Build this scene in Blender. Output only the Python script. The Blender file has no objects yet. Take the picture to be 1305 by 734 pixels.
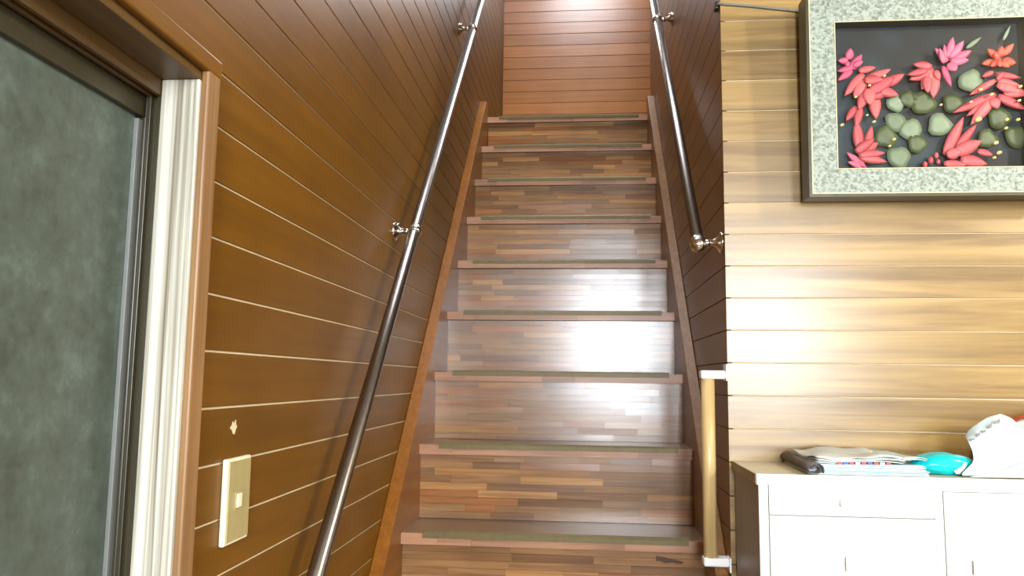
import bpy, bmesh, math, random
from mathutils import Vector, Matrix, noise
random.seed(7)
scene = bpy.context.scene
COL = scene.collection

# ------------------------------------------------------------------ camera
EYE = Vector((0.0, 0.0, 1.287))
FPX, YAW, PITCH, ROLL = 997.577, 0.0920206, 0.1158975, 0.0120001
_cy, _sy, _cp, _sp = math.cos(YAW), math.sin(YAW), math.cos(PITCH), math.sin(PITCH)
FW = Vector((-_sy*_cp, _cy*_cp, _sp))
_r = Vector((_cy, _sy, 0)); _u = _r.cross(FW)
RT = _r*math.cos(ROLL) + _u*math.sin(ROLL)
UP = -_r*math.sin(ROLL) + _u*math.cos(ROLL)
cam_data = bpy.data.cameras.new('camera')
cam_data.sensor_fit = 'HORIZONTAL'; cam_data.sensor_width = 36.0
cam_data.lens = FPX/1305*36.0; cam_data.clip_start = 0.02
cam = bpy.data.objects.new('camera', cam_data); COL.objects.link(cam)
cam.matrix_world = Matrix(((RT.x, UP.x, -FW.x, EYE.x), (RT.y, UP.y, -FW.y, EYE.y),
                           (RT.z, UP.z, -FW.z, EYE.z), (0, 0, 0, 1)))
scene.camera = cam

def ray(px, py):
    return FW + RT*((px-652.5)/FPX) - UP*((py-367)/FPX)
def on_y(px, py, Y):                       # where the sight line meets the plane y = Y
    d = ray(px, py); return EYE + d*(Y/d.y)
def on_z(px, py, Z):
    d = ray(px, py); return EYE + d*((Z-EYE.z)/d.z)

# ------------------------------------------------------------------ world, lights, exposure
vs = scene.view_settings
vs.view_transform = 'Standard'; vs.look = 'None'; vs.gamma = 1.0; vs.use_curve_mapping = False
vs.exposure = -1.35
world = bpy.data.worlds.new('sky'); scene.world = world; world.use_nodes = True
wb = world.node_tree.nodes['Background']
wb.inputs['Color'].default_value = (0.75, 0.87, 1.0, 1); wb.inputs['Strength'].default_value = 1.5

def area(name, loc, direction, sx, sy, power, color):
    l = bpy.data.lights.new(name, 'AREA'); l.shape = 'RECTANGLE'; l.size = sx; l.size_y = sy
    l.energy = power; l.color = color
    o = bpy.data.objects.new(name, l); COL.objects.link(o)
    o.location = loc; o.rotation_euler = Vector(direction).to_track_quat('-Z', 'Y').to_euler()
    return o
# daylight entering through the openings the house has
REAR_Y, SIDE_X, CEIL_Z, UP_Z, YB_ = -2.3, 2.35, 2.50, 4.95, 4.88
area('daylight_rear_window', (0.30, REAR_Y-0.03, 1.71), (0, 1, 0), 0.70, 1.48, 470, (0.86, 0.93, 1.0))
area('daylight_rear_side_window', (1.5, REAR_Y-0.03, 1.65), (0, 1, 0), 0.62, 1.10, 190, (0.95, 0.98, 1.0))
area('daylight_skylight', (-0.02, 2.6, UP_Z+0.03), (0, 0, -1), 0.62, 0.8, 220, (0.90, 0.93, 1.0))
area('daylight_landing_window', (0.06, YB_+0.03, 4.23), (0, -1, -0.15), 0.70, 0.72, 90, (0.88, 0.93, 1.0))

# ------------------------------------------------------------------ materials
def newmat(name):
    m = bpy.data.materials.new(name); m.use_nodes = True
    nt = m.node_tree; return m, nt, nt.nodes['Principled BSDF']
def setp(b, **k):
    names = dict(rough='Roughness', metal='Metallic', spec='Specular IOR Level', coat='Coat Weight', coatr='Coat Roughness',
                 alpha='Alpha', trans='Transmission Weight', sheen='Sheen Weight')
    for a, v in k.items(): b.inputs[names[a]].default_value = v
def plain(name, col, rough=0.5, var=0.06, scale=30, metal=0.0, spec=0.5, bump=0.0):
    m, nt, b = newmat(name)
    g = nt.nodes.new('ShaderNodeNewGeometry')
    n = nt.nodes.new('ShaderNodeTexNoise'); n.inputs['Scale'].default_value = scale; n.inputs['Detail'].default_value = 4
    nt.links.new(g.outputs['Position'], n.inputs['Vector'])
    r = nt.nodes.new('ShaderNodeValToRGB')
    r.color_ramp.elements[0].position = 0.3; r.color_ramp.elements[1].position = 0.7
    r.color_ramp.elements[0].color = tuple(c*(1-var) for c in col)+(1,)
    r.color_ramp.elements[1].color = tuple(min(1, c*(1+var)) for c in col)+(1,)
    nt.links.new(n.outputs['Fac'], r.inputs['Fac']); nt.links.new(r.outputs['Color'], b.inputs['Base Color'])
    if bump:
        bp = nt.nodes.new('ShaderNodeBump'); bp.inputs['Strength'].default_value = bump; bp.inputs['Distance'].default_value = 0.002
        nt.links.new(n.outputs['Fac'], bp.inputs['Height']); nt.links.new(bp.outputs['Normal'], b.inputs['Normal'])
    setp(b, rough=rough, metal=metal, spec=spec)
    return m
def wood(name, dark, light, axis='y', rough=0.3, across=55, along=2.2, tint=0.25, pale=None, bump=0.05, spec=0.5, streak=(0.35, 0.68), coat=0.0):
    """grain along one world axis; each object (or each island) shifts tone and grain"""
    m, nt, b = newmat(name); N = nt.nodes.new; L = nt.links.new
    g = N('ShaderNodeNewGeometry'); oi = N('ShaderNodeObjectInfo')
    add = N('ShaderNodeMath'); add.operation = 'ADD'; L(oi.outputs['Random'], add.inputs[0]); L(g.outputs['Random Per Island'], add.inputs[1])
    fr = N('ShaderNodeMath'); fr.operation = 'FRACT'; L(add.outputs[0], fr.inputs[0])
    sc = N('ShaderNodeVectorMath'); sc.operation = 'MULTIPLY'
    v = {'x': (along, across, across), 'y': (across, along, across), 'z': (across, across, along)}[axis]
    sc.inputs[1].default_value = v; L(g.outputs['Position'], sc.inputs[0])
    off = N('ShaderNodeVectorMath'); off.operation = 'SCALE'; off.inputs[0].default_value = (37, 53, 71); L(fr.outputs[0], off.inputs['Scale'])
    sm = N('ShaderNodeVectorMath'); sm.operation = 'ADD'; L(sc.outputs[0], sm.inputs[0]); L(off.outputs[0], sm.inputs[1])
    n1 = N('ShaderNodeTexNoise'); n1.inputs['Scale'].default_value = 1.0; n1.inputs['Detail'].default_value = 6; n1.inputs['Roughness'].default_value = 0.6
    n1.inputs['Distortion'].default_value = 0.6
    L(sm.outputs[0], n1.inputs['Vector'])
    rp = N('ShaderNodeValToRGB'); e = rp.color_ramp.elements
    e[0].position = streak[0]; e[1].position = streak[1]; e[0].color = dark+(1,); e[1].color = light+(1,)
    L(n1.outputs['Fac'], rp.inputs['Fac'])
    # slow variation of tone
    n2 = N('ShaderNodeTexNoise'); n2.inputs['Scale'].default_value = 3.0; n2.inputs['Detail'].default_value = 3
    L(g.outputs['Position'], n2.inputs['Vector'])
    hs = N('ShaderNodeHueSaturation'); L(rp.outputs['Color'], hs.inputs['Color'])
    m1 = N('ShaderNodeMapRange'); m1.inputs['To Min'].default_value = 1-tint; m1.inputs['To Max'].default_value = 1+tint
    L(fr.outputs[0], m1.inputs['Value'])
    m2 = N('ShaderNodeMapRange'); m2.inputs['From Min'].default_value = .3; m2.inputs['From Max'].default_value = .7
    m2.inputs['To Min'].default_value = .88; m2.inputs['To Max'].default_value = 1.12; L(n2.outputs['Fac'], m2.inputs['Value'])
    mu = N('ShaderNodeMath'); mu.operation = 'MULTIPLY'; L(m1.outputs[0], mu.inputs[0]); L(m2.outputs[0], mu.inputs[1])
    L(mu.outputs[0], hs.inputs['Value'])
    col = hs.outputs['Color']
    if pale:                                   # some pieces are of a paler or redder timber
        wn = N('ShaderNodeTexWhiteNoise'); wn.noise_dimensions = '1D'; L(fr.outputs[0], wn.inputs['W'])
        r2 = N('ShaderNodeValToRGB'); r2.color_ramp.interpolation = 'CONSTANT'
        el = r2.color_ramp.elements; el[0].position = 0; el[0].color = (1, 1, 1, 1); el[1].position = .55; el[1].color = pale[0]+(1,)
        x = el.new(.72); x.color = pale[1]+(1,)
        x = el.new(.88); x.color = pale[2]+(1,)
        L(wn.outputs['Value'], r2.inputs['Fac'])
        mx = N('ShaderNodeMix'); mx.data_type = 'RGBA'; mx.blend_type = 'MULTIPLY'; mx.inputs['Factor'].default_value = 1
        L(col, mx.inputs['A']); L(r2.outputs['Color'], mx.inputs['B']); col = mx.outputs['Result']
    L(col, b.inputs['Base Color'])
    if bump:
        bp = N('ShaderNodeBump'); bp.inputs['Strength'].default_value = bump; bp.inputs['Distance'].default_value = .001
        L(n1.outputs['Fac'], bp.inputs['Height']); L(bp.outputs['Normal'], b.inputs['Normal'])
    setp(b, rough=rough, spec=spec, coat=coat, coatr=rough)
    return m

M = {}
M['wall_left'] = wood('brown_panelling', (.140, .060, .005), (.176, .077, .007), 'y', .38, 40, 1.6, .06, spec=.18)
M['wall_stair'] = wood('brown_stair_panelling', (.165, .070, .008), (.200, .086, .011), 'y', .36, 40, 1.6, .10, spec=.3)
M['wall_front'] = wood('lit_tan_panelling', (.17, .100, .030), (.40, .265, .095), 'x', .27, 26, 1.2, .08, spec=.9)  # lighter than the left wall: strong light put into the wood colour
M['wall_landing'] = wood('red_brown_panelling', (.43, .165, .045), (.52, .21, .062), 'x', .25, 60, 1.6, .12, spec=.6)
M['groove_pale'] = plain('pale_groove', (.78, .66, .42), .7)
M['groove_dark'] = plain('dark_groove', (.07, .03, .012), .7)
M['stave'] = wood('riser_timber', (.190, .092, .036), (.290, .158, .068), 'x', .215, 90, 4, .15, spec=.66,
                  pale=((1.4, 1.36, 1.15), (1.12, .86, .70), (.76, .72, .72)))
M['tread'] = wood('tread_timber', (.13, .075, .030), (.22, .13, .058), 'x', .30, 90, 4, .1)
M['nosing'] = wood('nosing_timber', (.31, .155, .085), (.44, .245, .145), 'x', .34, 90, 4, .18, spec=.3)
M['stringer'] = wood('stringer_timber', (.20, .068, .008), (.28, .105, .014), 'y', .34, 60, 3, .1, spec=.3)
M['stringer_grey'] = wood('duller_stringer_timber', (.15, .070, .020), (.22, .105, .034), 'y', .34, 60, 3, .1, spec=.4)  # duller, less orange brown than the left stringer
M['strip'] = plain('olive_metal_strip', (.135, .105, .042), .45, .1, 60, metal=.1, spec=.3)
M['steel'] = plain('brushed_steel', (.30, .28, .26), .3, .05, 80, metal=1.0)
M['chrome'] = plain('polished_chrome', (.75, .75, .74), .12, .03, 80, metal=1.0)
M['jamb'] = wood('light_whitened_jamb_timber', (.13, .095, .05), (.58, .57, .48), 'z', .5, 110, .9, .06, streak=(.30, .56))  # streaky grain, whitened to carry the window light falling on it
M['casing'] = wood('casing_timber', (.22, .11, .038), (.32, .18, .072), 'z', .45, 70, 1.5, .08)
M['header'] = wood('dark_header_timber', (.065, .034, .007), (.115, .060, .013), 'y', .45, 60, 1.5, .08)
M['door_dark'] = plain('dark_bronze_frame', (.036, .030, .014), .38, .1, 60)
M['door_bead'] = plain('pale_glazing_bead', (.16, .17, .16), .5)
M['plaster'] = plain('tan_plaster', (.36, .30, .21), .8, .05, 12)
M['floor'] = wood('floor_boards', (.20, .10, .045), (.32, .17, .08), 'y', .35, 40, 1.5, .1)
M['white_paint'] = plain('white_cabinet_paint', (.86, .87, .84), .38, .02, 15)
M['cab_shade'] = plain('shaded_cabinet_side', (.30, .28, .25), .45, .04, 40)  # side of the white cabinet; its shade is put into this grey
M['cab_top'] = plain('beige_cabinet_top', (.50, .43, .27), .45, .05, 60)
M['cab_edge'] = plain('brown_cabinet_edge', (.30, .22, .11), .5, .06, 60)
M['bracket_white'] = plain('white_plastic', (.88, .88, .86), .35, .02)
M['bar_wood'] = wood('pale_bar_timber', (.50, .34, .13), (.66, .48, .22), 'z', .35, 70, 2, .03)
M['switch_plate'] = plain('ivory_plastic', (.40, .34, .15), .4, .05, 60)
M['switch_rim'] = plain('cream_plastic', (.86, .82, .60), .35, .03)
M['paper_scrap'] = plain('torn_paper', (.68, .60, .40), .8, .1, 90)
M['frame_dark'] = plain('dark_frame_timber', (.045, .042, .020), .35, .15, 50)
M['gilt'] = plain('pale_gilt_lip', (.62, .55, .33), .4, .1, 60)
M['cable'] = plain('grey_cable', (.17, .17, .15), .5)

def door_panel_mat():
    m, nt, b = newmat('mottled_grey_green_panel'); N = nt.nodes.new; L = nt.links.new
    g = N('ShaderNodeNewGeometry')
    n1 = N('ShaderNodeTexNoise'); n1.inputs['Scale'].default_value = 14; n1.inputs['Detail'].default_value = 10; n1.inputs['Roughness'].default_value = .72
    n2 = N('ShaderNodeTexNoise'); n2.inputs['Scale'].default_value = 60; n2.inputs['Detail'].default_value = 4
    for n in (n1, n2): L(g.outputs['Position'], n.inputs['Vector'])
    mx = N('ShaderNodeMath'); mx.operation = 'MULTIPLY_ADD'; mx.inputs[1].default_value = .25; L(n2.outputs['Fac'], mx.inputs[0]); L(n1.outputs['Fac'], mx.inputs[2])
    r = N('ShaderNodeValToRGB'); e = r.color_ramp.elements
    e[0].position = .45; e[0].color = (.052, .064, .048, 1); e[1].position = .85; e[1].color = (.125, .170, .145, 1)
    x = e.new(.64); x.color = (.076, .100, .082, 1)
    L(mx.outputs[0], r.inputs['Fac']); L(r.outputs['Color'], b.inputs['Base Color']); setp(b, rough=.42, spec=.4)
    return m
M['door_panel'] = door_panel_mat()
def terrazzo_mat():
    m, nt, b = newmat('speckled_stone_mat'); N = nt.nodes.new; L = nt.links.new
    g = N('ShaderNodeNewGeometry'); v = N('ShaderNodeTexVoronoi'); v.inputs['Scale'].default_value = 170
    n = N('ShaderNodeTexNoise'); n.inputs['Scale'].default_value = 150; n.inputs['Detail'].default_value = 5
    L(g.outputs['Position'], v.inputs['Vector']); L(g.outputs['Position'], n.inputs['Vector'])
    sep = N('ShaderNodeSeparateColor'); L(v.outputs['Color'], sep.inputs['Color'])
    ad = N('ShaderNodeMath'); ad.operation = 'MULTIPLY_ADD'; ad.inputs[1].default_value = .55
    L(sep.outputs[0], ad.inputs[0]); L(n.outputs['Fac'], ad.inputs[2])
    r = N('ShaderNodeValToRGB'); e = r.color_ramp.elements
    e[0].position = .4; e[0].color = (.11, .145, .10, 1); e[1].position = .95; e[1].color = (.33, .38, .33, 1)
    x = e.new(.65); x.color = (.20, .245, .195, 1)
    L(ad.outputs[0], r.inputs['Fac']); L(r.outputs['Color'], b.inputs['Base Color']); setp(b, rough=.55)
    return m
M['terrazzo'] = terrazzo_mat()
def backing_mat():
    m, nt, b = newmat('dark_slate_backing'); N = nt.nodes.new; L = nt.links.new
    g = N('ShaderNodeNewGeometry'); n = N('ShaderNodeTexNoise'); n.inputs['Scale'].default_value = 5; n.inputs['Detail'].default_value = 3
    L(g.outputs['Position'], n.inputs['Vector'])
    r = N('ShaderNodeValToRGB'); e = r.color_ramp.elements
    e[0].position = .42; e[0].color = (.010, .011, .009, 1); e[1].position = .64; e[1].color = (.022, .045, .055, 1)
    L(n.outputs['Fac'], r.inputs['Fac']); L(r.outputs['Color'], b.inputs['Base Color']); setp(b, rough=.7)
    return m
M['backing'] = backing_mat()
def glass_mat():
    m = bpy.data.materials.new('clear_pane'); m.use_nodes = True; nt = m.node_tree; nt.nodes.clear(); N = nt.nodes.new; L = nt.links.new
    o = N('ShaderNodeOutputMaterial'); t = N('ShaderNodeBsdfTransparent'); gl = N('ShaderNodeBsdfGlossy'); gl.inputs['Roughness'].default_value = .03
    f = N('ShaderNodeFresnel'); f.inputs['IOR'].default_value = 1.28; mx = N('ShaderNodeMixShader')
    L(f.outputs[0], mx.inputs[0]); L(t.outputs[0], mx.inputs[1]); L(gl.outputs[0], mx.inputs[2]); L(mx.outputs[0], o.inputs[0])
    return m
M['glass'] = glass_mat()
def petal_mat(name, a, c):
    m, nt, b = newmat(name); N = nt.nodes.new; L = nt.links.new
    oi = N('ShaderNodeObjectInfo'); g = N('ShaderNodeNewGeometry'); n = N('ShaderNodeTexNoise'); n.inputs['Scale'].default_value = 70
    L(g.outputs['Position'], n.inputs['Vector'])
    ad = N('ShaderNodeMath'); ad.operation = 'MULTIPLY_ADD'; ad.inputs[1].default_value = .6; L(oi.outputs['Random'], ad.inputs[0])
    s = N('ShaderNodeMath'); s.operation = 'MULTIPLY'; s.inputs[1].default_value = .5; L(n.outputs['Fac'], s.inputs[0]); L(s.outputs[0], ad.inputs[2])
    r = N('ShaderNodeValToRGB'); r.color_ramp.elements[0].color = a+(1,); r.color_ramp.elements[1].color = c+(1,)
    L(ad.outputs[0], r.inputs['Fac']); L(r.outputs['Color'], b.inputs['Base Color']); setp(b, rough=.5)
    return m
M['coral'] = petal_mat('coral_petal', (.38, .035, .055), (.66, .14, .13))
M['pink'] = petal_mat('pink_petal', (.50, .04, .11), (.72, .17, .26))
M['red'] = petal_mat('orange_red_petal', (.60, .035, .02), (.80, .12, .06))
M['leaf_pale'] = petal_mat('pale_leaf', (.11, .155, .075), (.24, .31, .19))
M['leaf_olive'] = petal_mat('olive_leaf', (.045, .065, .018), (.11, .145, .05))
M['yellow'] = plain('yellow_stamen', (.72, .62, .20), .5, .15, 200)
M['stem'] = plain('dark_stem', (.045, .07, .085), .5)
def newsprint_mat(name, base, ink, scale):
    m, nt, b = newmat(name); N = nt.nodes.new; L = nt.links.new
    tc = N('ShaderNodeTexCoord'); w = N('ShaderNodeTexWave'); w.bands_direction = 'Y'; w.inputs['Scale'].default_value = scale; w.inputs['Distortion'].default_value = 1.5
    n = N('ShaderNodeTexNoise'); n.inputs['Scale'].default_value = 22
    L(tc.outputs['Object'], w.inputs['Vector']); L(tc.outputs['Object'], n.inputs['Vector'])
    mu = N('ShaderNodeMath'); mu.operation = 'MULTIPLY'; L(w.outputs['Fac'], mu.inputs[0]); L(n.outputs['Fac'], mu.inputs[1])
    r = N('ShaderNodeValToRGB'); e = r.color_ramp.elements; e[0].position = .2; e[1].position = .6
    e[0].color = base+(1,); e[1].color = ink+(1,)
    L(mu.outputs[0], r.inputs['Fac']); L(r.outputs['Color'], b.inputs['Base Color']); setp(b, rough=.75)
    return m
M['news'] = newsprint_mat('newsprint', (.66, .70, .66), (.40, .43, .41), 30)
M['news_shade'] = newsprint_mat('shaded_printed_paper', (.16, .13, .12), (.05, .045, .045), 22)  # print darkened to stand for the shadow side of the stack
M['flyer'] = newsprint_mat('pale_glossy_paper', (.58, .68, .68), (.44, .55, .57), 12)
M['print_red'] = plain('red_print', (.55, .10, .10), .6)
M['print_blue'] = plain('blue_print', (.08, .16, .50), .6)
M['print_grey'] = plain('grey_print', (.22, .22, .22), .6)
M['turquoise'] = plain('turquoise_film', (.0, .56, .60), .25, .15, 25)
M['bag'] = plain('white_plastic_film', (.58, .70, .71), .35, .05, 30)
M['red_thing'] = plain('brick_red_card', (.42, .07, .03), .5)
M['exterior'] = plain('window_frame_aluminium', (.55, .55, .52), .35, .05, 40, metal=.5)

# ------------------------------------------------------------------ helpers
def link(name, bm, mat, parent=None, smooth=False, bevel=0.0):
    me = bpy.data.meshes.new(name)
    bmesh.ops.recalc_face_normals(bm, faces=bm.faces)
    if bevel:
        bmesh.ops.bevel(bm, geom=list(bm.edges), offset=bevel, segments=2, profile=.5, affect='EDGES', clamp_overlap=True)
    bm.to_mesh(me); bm.free()
    if smooth:
        for p in me.polygons: p.use_smooth = True
    o = bpy.data.objects.new(name, me); COL.objects.link(o)
    if mat: me.materials.append(M[mat] if isinstance(mat, str) else mat)
    if parent: o.parent = parent
    return o
def empty(name, loc=(0, 0, 0)):
    o = bpy.data.objects.new(name, None); COL.objects.link(o); o.location = loc
    o.empty_display_size = .05
    return o
def tag(o, label, cat, group=None):
    o['label'] = label; o['category'] = cat
    if group: o['group'] = group
    return o
def struct(o): o['kind'] = 'structure'; return o
def bx(bm, x0, x1, y0, y1, z0, z1):
    v = [bm.verts.new((x, y, z)) for x in (x0, x1) for y in (y0, y1) for z in (z0, z1)]
    for f in ((0, 1, 3, 2), (4, 6, 7, 5), (0, 4, 5, 1), (2, 3, 7, 6), (0, 2, 6, 4), (1, 5, 7, 3)):
        bm.faces.new([v[i] for i in f])
    return v
def box(name, mat, parent, x0, x1, y0, y1, z0, z1, bevel=0.0):
    bm = bmesh.new()
    if parent is not None: 
        p = parent.matrix_world.translation if parent.parent is None else parent.matrix_world.translation
    bx(bm, x0, x1, y0, y1, z0, z1)
    return link(name, bm, mat, parent, False, bevel)
def prism(bm, pts, axis, a, b):
    """extrude a closed 2-D outline; axis x: pts are (y,z)"""
    def mk(p, t): return {'x': (t, p[0], p[1]), 'y': (p[0], t, p[1]), 'z': (p[0], p[1], t)}[axis]
    A = [bm.verts.new(mk(p, a)) for p in pts]; B = [bm.verts.new(mk(p, b)) for p in pts]
    bm.faces.new(A); bm.faces.new(B[::-1]); n = len(pts)
    for i in range(n): bm.faces.new((A[i], A[(i+1) % n], B[(i+1) % n], B[i]))
def frame_of(d):
    d = d.normalized(); a = Vector((0, 0, 1)) if abs(d.z) < .9 else Vector((1, 0, 0))
    s = d.cross(a).normalized(); return d, s, s.cross(d)
def lathe(bm, p0, d, prof, seg=24):
    """profile of (distance along d, radius) from p0"""
    d, s, t = frame_of(Vector(d)); p0 = Vector(p0); rings = []
    for h, r in prof:
        c = p0 + d*h
        if r < 1e-6: rings.append([bm.verts.new(c)])
        else: rings.append([bm.verts.new(c + s*(r*math.cos(2*math.pi*k/seg)) + t*(r*math.sin(2*math.pi*k/seg))) for k in range(seg)])
    for A, B in zip(rings, rings[1:]):
        if len(A) == 1 and len(B) == 1: continue
        for k in range(seg):
            k2 = (k+1) % seg
            if len(A) == 1: bm.faces.new((A[0], B[k], B[k2]))
            elif len(B) == 1: bm.faces.new((A[k], A[k2], B[0]))
            else: bm.faces.new((A[k], A[k2], B[k2], B[k]))
    if len(rings[0]) > 1: bm.faces.new(rings[0])
    if len(rings[-1]) > 1: bm.faces.new(rings[-1])
def tube(bm, pts, r, seg=12):
    pts = [Vector(p) for p in pts]; rings = []
    for i, p in enumerate(pts):
        d = (pts[min(i+1, len(pts)-1)] - pts[max(i-1, 0)])
        d, s, t = frame_of(d)
        rings.append([bm.verts.new(p + s*(r*math.cos(2*math.pi*k/seg)) + t*(r*math.sin(2*math.pi*k/seg))) for k in range(seg)])
    for A, B in zip(rings, rings[1:]):
        for k in range(seg): bm.faces.new((A[k], A[(k+1) % seg], B[(k+1) % seg], B[k]))
    bm.faces.new(rings[0]); bm.faces.new(rings[-1])

# ------------------------------------------------------------------ measures (metres; floor z = 0)
XL, XR = -0.525, 0.350            # faces of the stair walls
YW = 1.965                        # face of the front wall
YB = 4.88                         # face of the landing wall
RISE, RUN = 0.218, 0.2138
NOSE1_Y, NOSE1_Z = 2.137, 0.872   # the lowest step in view is the fourth of the flight
SX0, SX1 = -0.490, 0.318          # between the stringers
def nose(i): return NOSE1_Y + RUN*(i-4), RISE*i      # i = 1..12
LAND_Z = RISE*12

# ------------------------------------------------------------------ the setting
struct(box('floor', 'floor', None, -.75, SIDE_X+.1, REAR_Y-.1, 5.0, -.06, 0))
def planks(wall, mat, kind, lo, hi, z0, pitch, face, gap, rows, t=.0035, bev=.0008, zmin=0.0, zmax=9.0):
    """boards laid on a wall's backing; kind 'x' = wall facing +x/-x running in y; 'y' = wall facing -y running in x"""
    for k in rows:
        a = max(zmin, z0 + pitch*k + gap/2); b = min(zmax, z0 + pitch*(k+1) - gap/2)
        if b - a < .01: continue
        l = lo(a) if callable(lo) else lo
        h = hi(a) if callable(hi) else hi
        if kind == 'x': box('plank', mat, wall, min(face, face-t), max(face, face-t), l, h, a, b, bev)
        elif kind == '-x': box('plank', mat, wall, face, face+t, l, h, a, b, bev)
        else: box('plank', mat, wall, l, h, face, face+t, a, b, bev)
# left wall: backing with the door opening left free
DOOR_Y0, DOOR_Y1, DOOR_Z = 0.10, 0.975, 1.685
bm = bmesh.new()
bx(bm, XL-.07, XL-.0035, DOOR_Y1+.02, YB+.1, 0, UP_Z)
bx(bm, XL-.07, XL-.0035, REAR_Y-.1, DOOR_Y1+.02, DOOR_Z+.02, UP_Z)
bx(bm, XL-.07, XL-.0035, REAR_Y-.1, DOOR_Y0-.02, 0, DOOR_Z+.02)
wl = struct(link('wall_left', bm, 'groove_pale'))
zl0 = 1.402-.0806*17
planks(wl, 'wall_left', 'x', DOOR_Y1+.02, YB, zl0, .0806, XL, .0034, range(-1, 21), zmin=.0)
planks(wl, 'wall_left', 'x', REAR_Y, YB, zl0, .0806, XL, .0034, range(21, 61), zmax=UP_Z)
planks(wl, 'wall_left', 'x', REAR_Y, DOOR_Y0-.02, zl0, .0806, XL, .0034, range(-1, 21), zmin=0.)
# front wall beside the stairs
bm = bmesh.new(); bx(bm, XR+.012, SIDE_X, YW+.0035, YW+.075, 0, CEIL_Z)
wf = struct(link('wall_front', bm, 'groove_pale'))
planks(wf, 'wall_front', 'y', XR, SIDE_X, 1.413-.0797*18, .0797, YW, .0022, range(0, 31), zmax=CEIL_Z)
# wall on the right of the flight
bm = bmesh.new(); bx(bm, XR+.0035, XR+.075, YW+.004, 4.03, 0, UP_Z)
wr = struct(link('wall_right', bm, 'groove_dark'))
planks(wr, 'wall_stair', '-x', YW+.0036, 4.03, 1.413-.0797*18, .0797, XR, .0022, range(0, 63), zmax=UP_Z)
# landing wall
LWX0, LWX1, LWZ0, LWZ1 = -.30, .42, 3.86, 4.60                # window high in the landing wall
bm = bmesh.new(); bx(bm, XL-.07, LWX0, YB+.0035, YB+.08, LAND_Z-.2, UP_Z); bx(bm, LWX1, 1.8, YB+.0035, YB+.08, LAND_Z-.2, UP_Z)
bx(bm, LWX0, LWX1, YB+.0035, YB+.08, LAND_Z-.2, LWZ0); bx(bm, LWX0, LWX1, YB+.0035, YB+.08, LWZ1, UP_Z)
wbk = struct(link('wall_back', bm, 'groove_dark'))
for zlo, zhi, l, h in ((0, LWZ0, XL, 1.8), (LWZ0, LWZ1, XL, LWX0), (LWZ0, LWZ1, LWX1, 1.8), (LWZ1, UP_Z, XL, 1.8)):
    planks(wbk, 'wall_landing', 'y', l, h, LAND_Z-.02, .0775, YB, .0022, range(0, 31), zmin=zlo, zmax=zhi)
struct(box('floor_landing', 'tread', None, XL, 1.8, nose(12)[0]+.10, YB+.0035, LAND_Z-.12, LAND_Z-.002))
# the rest of the house around the view
bm = bmesh.new()
bx(bm, XL-.07, SIDE_X+.08, REAR_Y, YW+.004, CEIL_Z, CEIL_Z+.1)
struct(link('ceiling', bm, 'plaster'))
bm = bmesh.new()                                             # stairwell ceiling with the skylight opening
SKX0, SKX1, SKY0, SKY1 = -.34, .30, 2.18, 3.02
bx(bm, XL-.07, SKX0, 1.9, YB+.1, UP_Z, UP_Z+.02); bx(bm, SKX1, 1.9, 1.9, YB+.1, UP_Z, UP_Z+.02)
bx(bm, SKX0, SKX1, 1.9, SKY0, UP_Z, UP_Z+.02); bx(bm, SKX0, SKX1, SKY1, YB+.1, UP_Z, UP_Z+.02)
struct(link('ceiling_stairwell', bm, 'plaster'))
struct(box('wall_stairwell', 'plaster', None, XL, 1.8, YW-.07, YW+.003, CEIL_Z+.1, UP_Z))
bm = bmesh.new(); bx(bm, 1.8, 1.88, YW-.07, YB+.1, LAND_Z-.2, UP_Z)
struct(link('wall_landing_side', bm, 'plaster'))
bm = bmesh.new()                                             # rear wall of the room, window opening behind the viewer
RX0, RX1, RZ0, RZ1 = -.06, .66, .96, 2.46
QX0, QX1, QZ0, QZ1 = 1.18, 1.82, 1.09, 2.21
for a, b in ((XL-.07, RX0), (RX1, QX0), (QX1, SIDE_X+.08)): bx(bm, a, b, REAR_Y-.08, REAR_Y, 0, CEIL_Z)
for a, b, c, d in ((RX0, RX1, RZ0, RZ1), (QX0, QX1, QZ0, QZ1)):
    bx(bm, a, b, REAR_Y-.08, REAR_Y, 0, c); bx(bm, a, b, REAR_Y-.08, REAR_Y, d, CEIL_Z)
struct(link('wall_rear', bm, 'plaster'))
bm = bmesh.new(); bx(bm, SIDE_X, SIDE_X+.08, REAR_Y, YW, 0, CEIL_Z)
struct(link('wall_side', bm, 'plaster'))

# ---- door in the left wall
d1 = struct(empty('door_1', (XL, .54, 0)))
def dpart(name, mat, x0, x1, y0, y1, z0, z1, bevel=.0015):
    return box(name, mat, d1, x0-XL, x1-XL, y0-.54, y1-.54, z0, z1, bevel)
JX = -.570                                                       # depth of the jamb
for (a, b) in ((DOOR_Y1, DOOR_Y1+.0195), (DOOR_Y0-.0195, DOOR_Y0)):
    dpart('jamb', 'jamb', JX, -.517, a, b, 0, DOOR_Z)
dpart('lintel', 'header', JX, -.517, DOOR_Y0-.0195, DOOR_Y1+.0195, DOOR_Z, DOOR_Z+.0195)
dpart('casing', 'casing', -.517, -.506, DOOR_Y1+.004, DOOR_Y1+.039, 0, DOOR_Z+.036, .003)
dpart('casing', 'casing', -.517, -.506, DOOR_Y0-.039, DOOR_Y0-.004, 0, DOOR_Z+.036, .003)
dpart('casing', 'wall_left', -.517, -.505, DOOR_Y0-.039, DOOR_Y1+.0395, DOOR_Z+.012, DOOR_Z+.038, .003)
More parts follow.
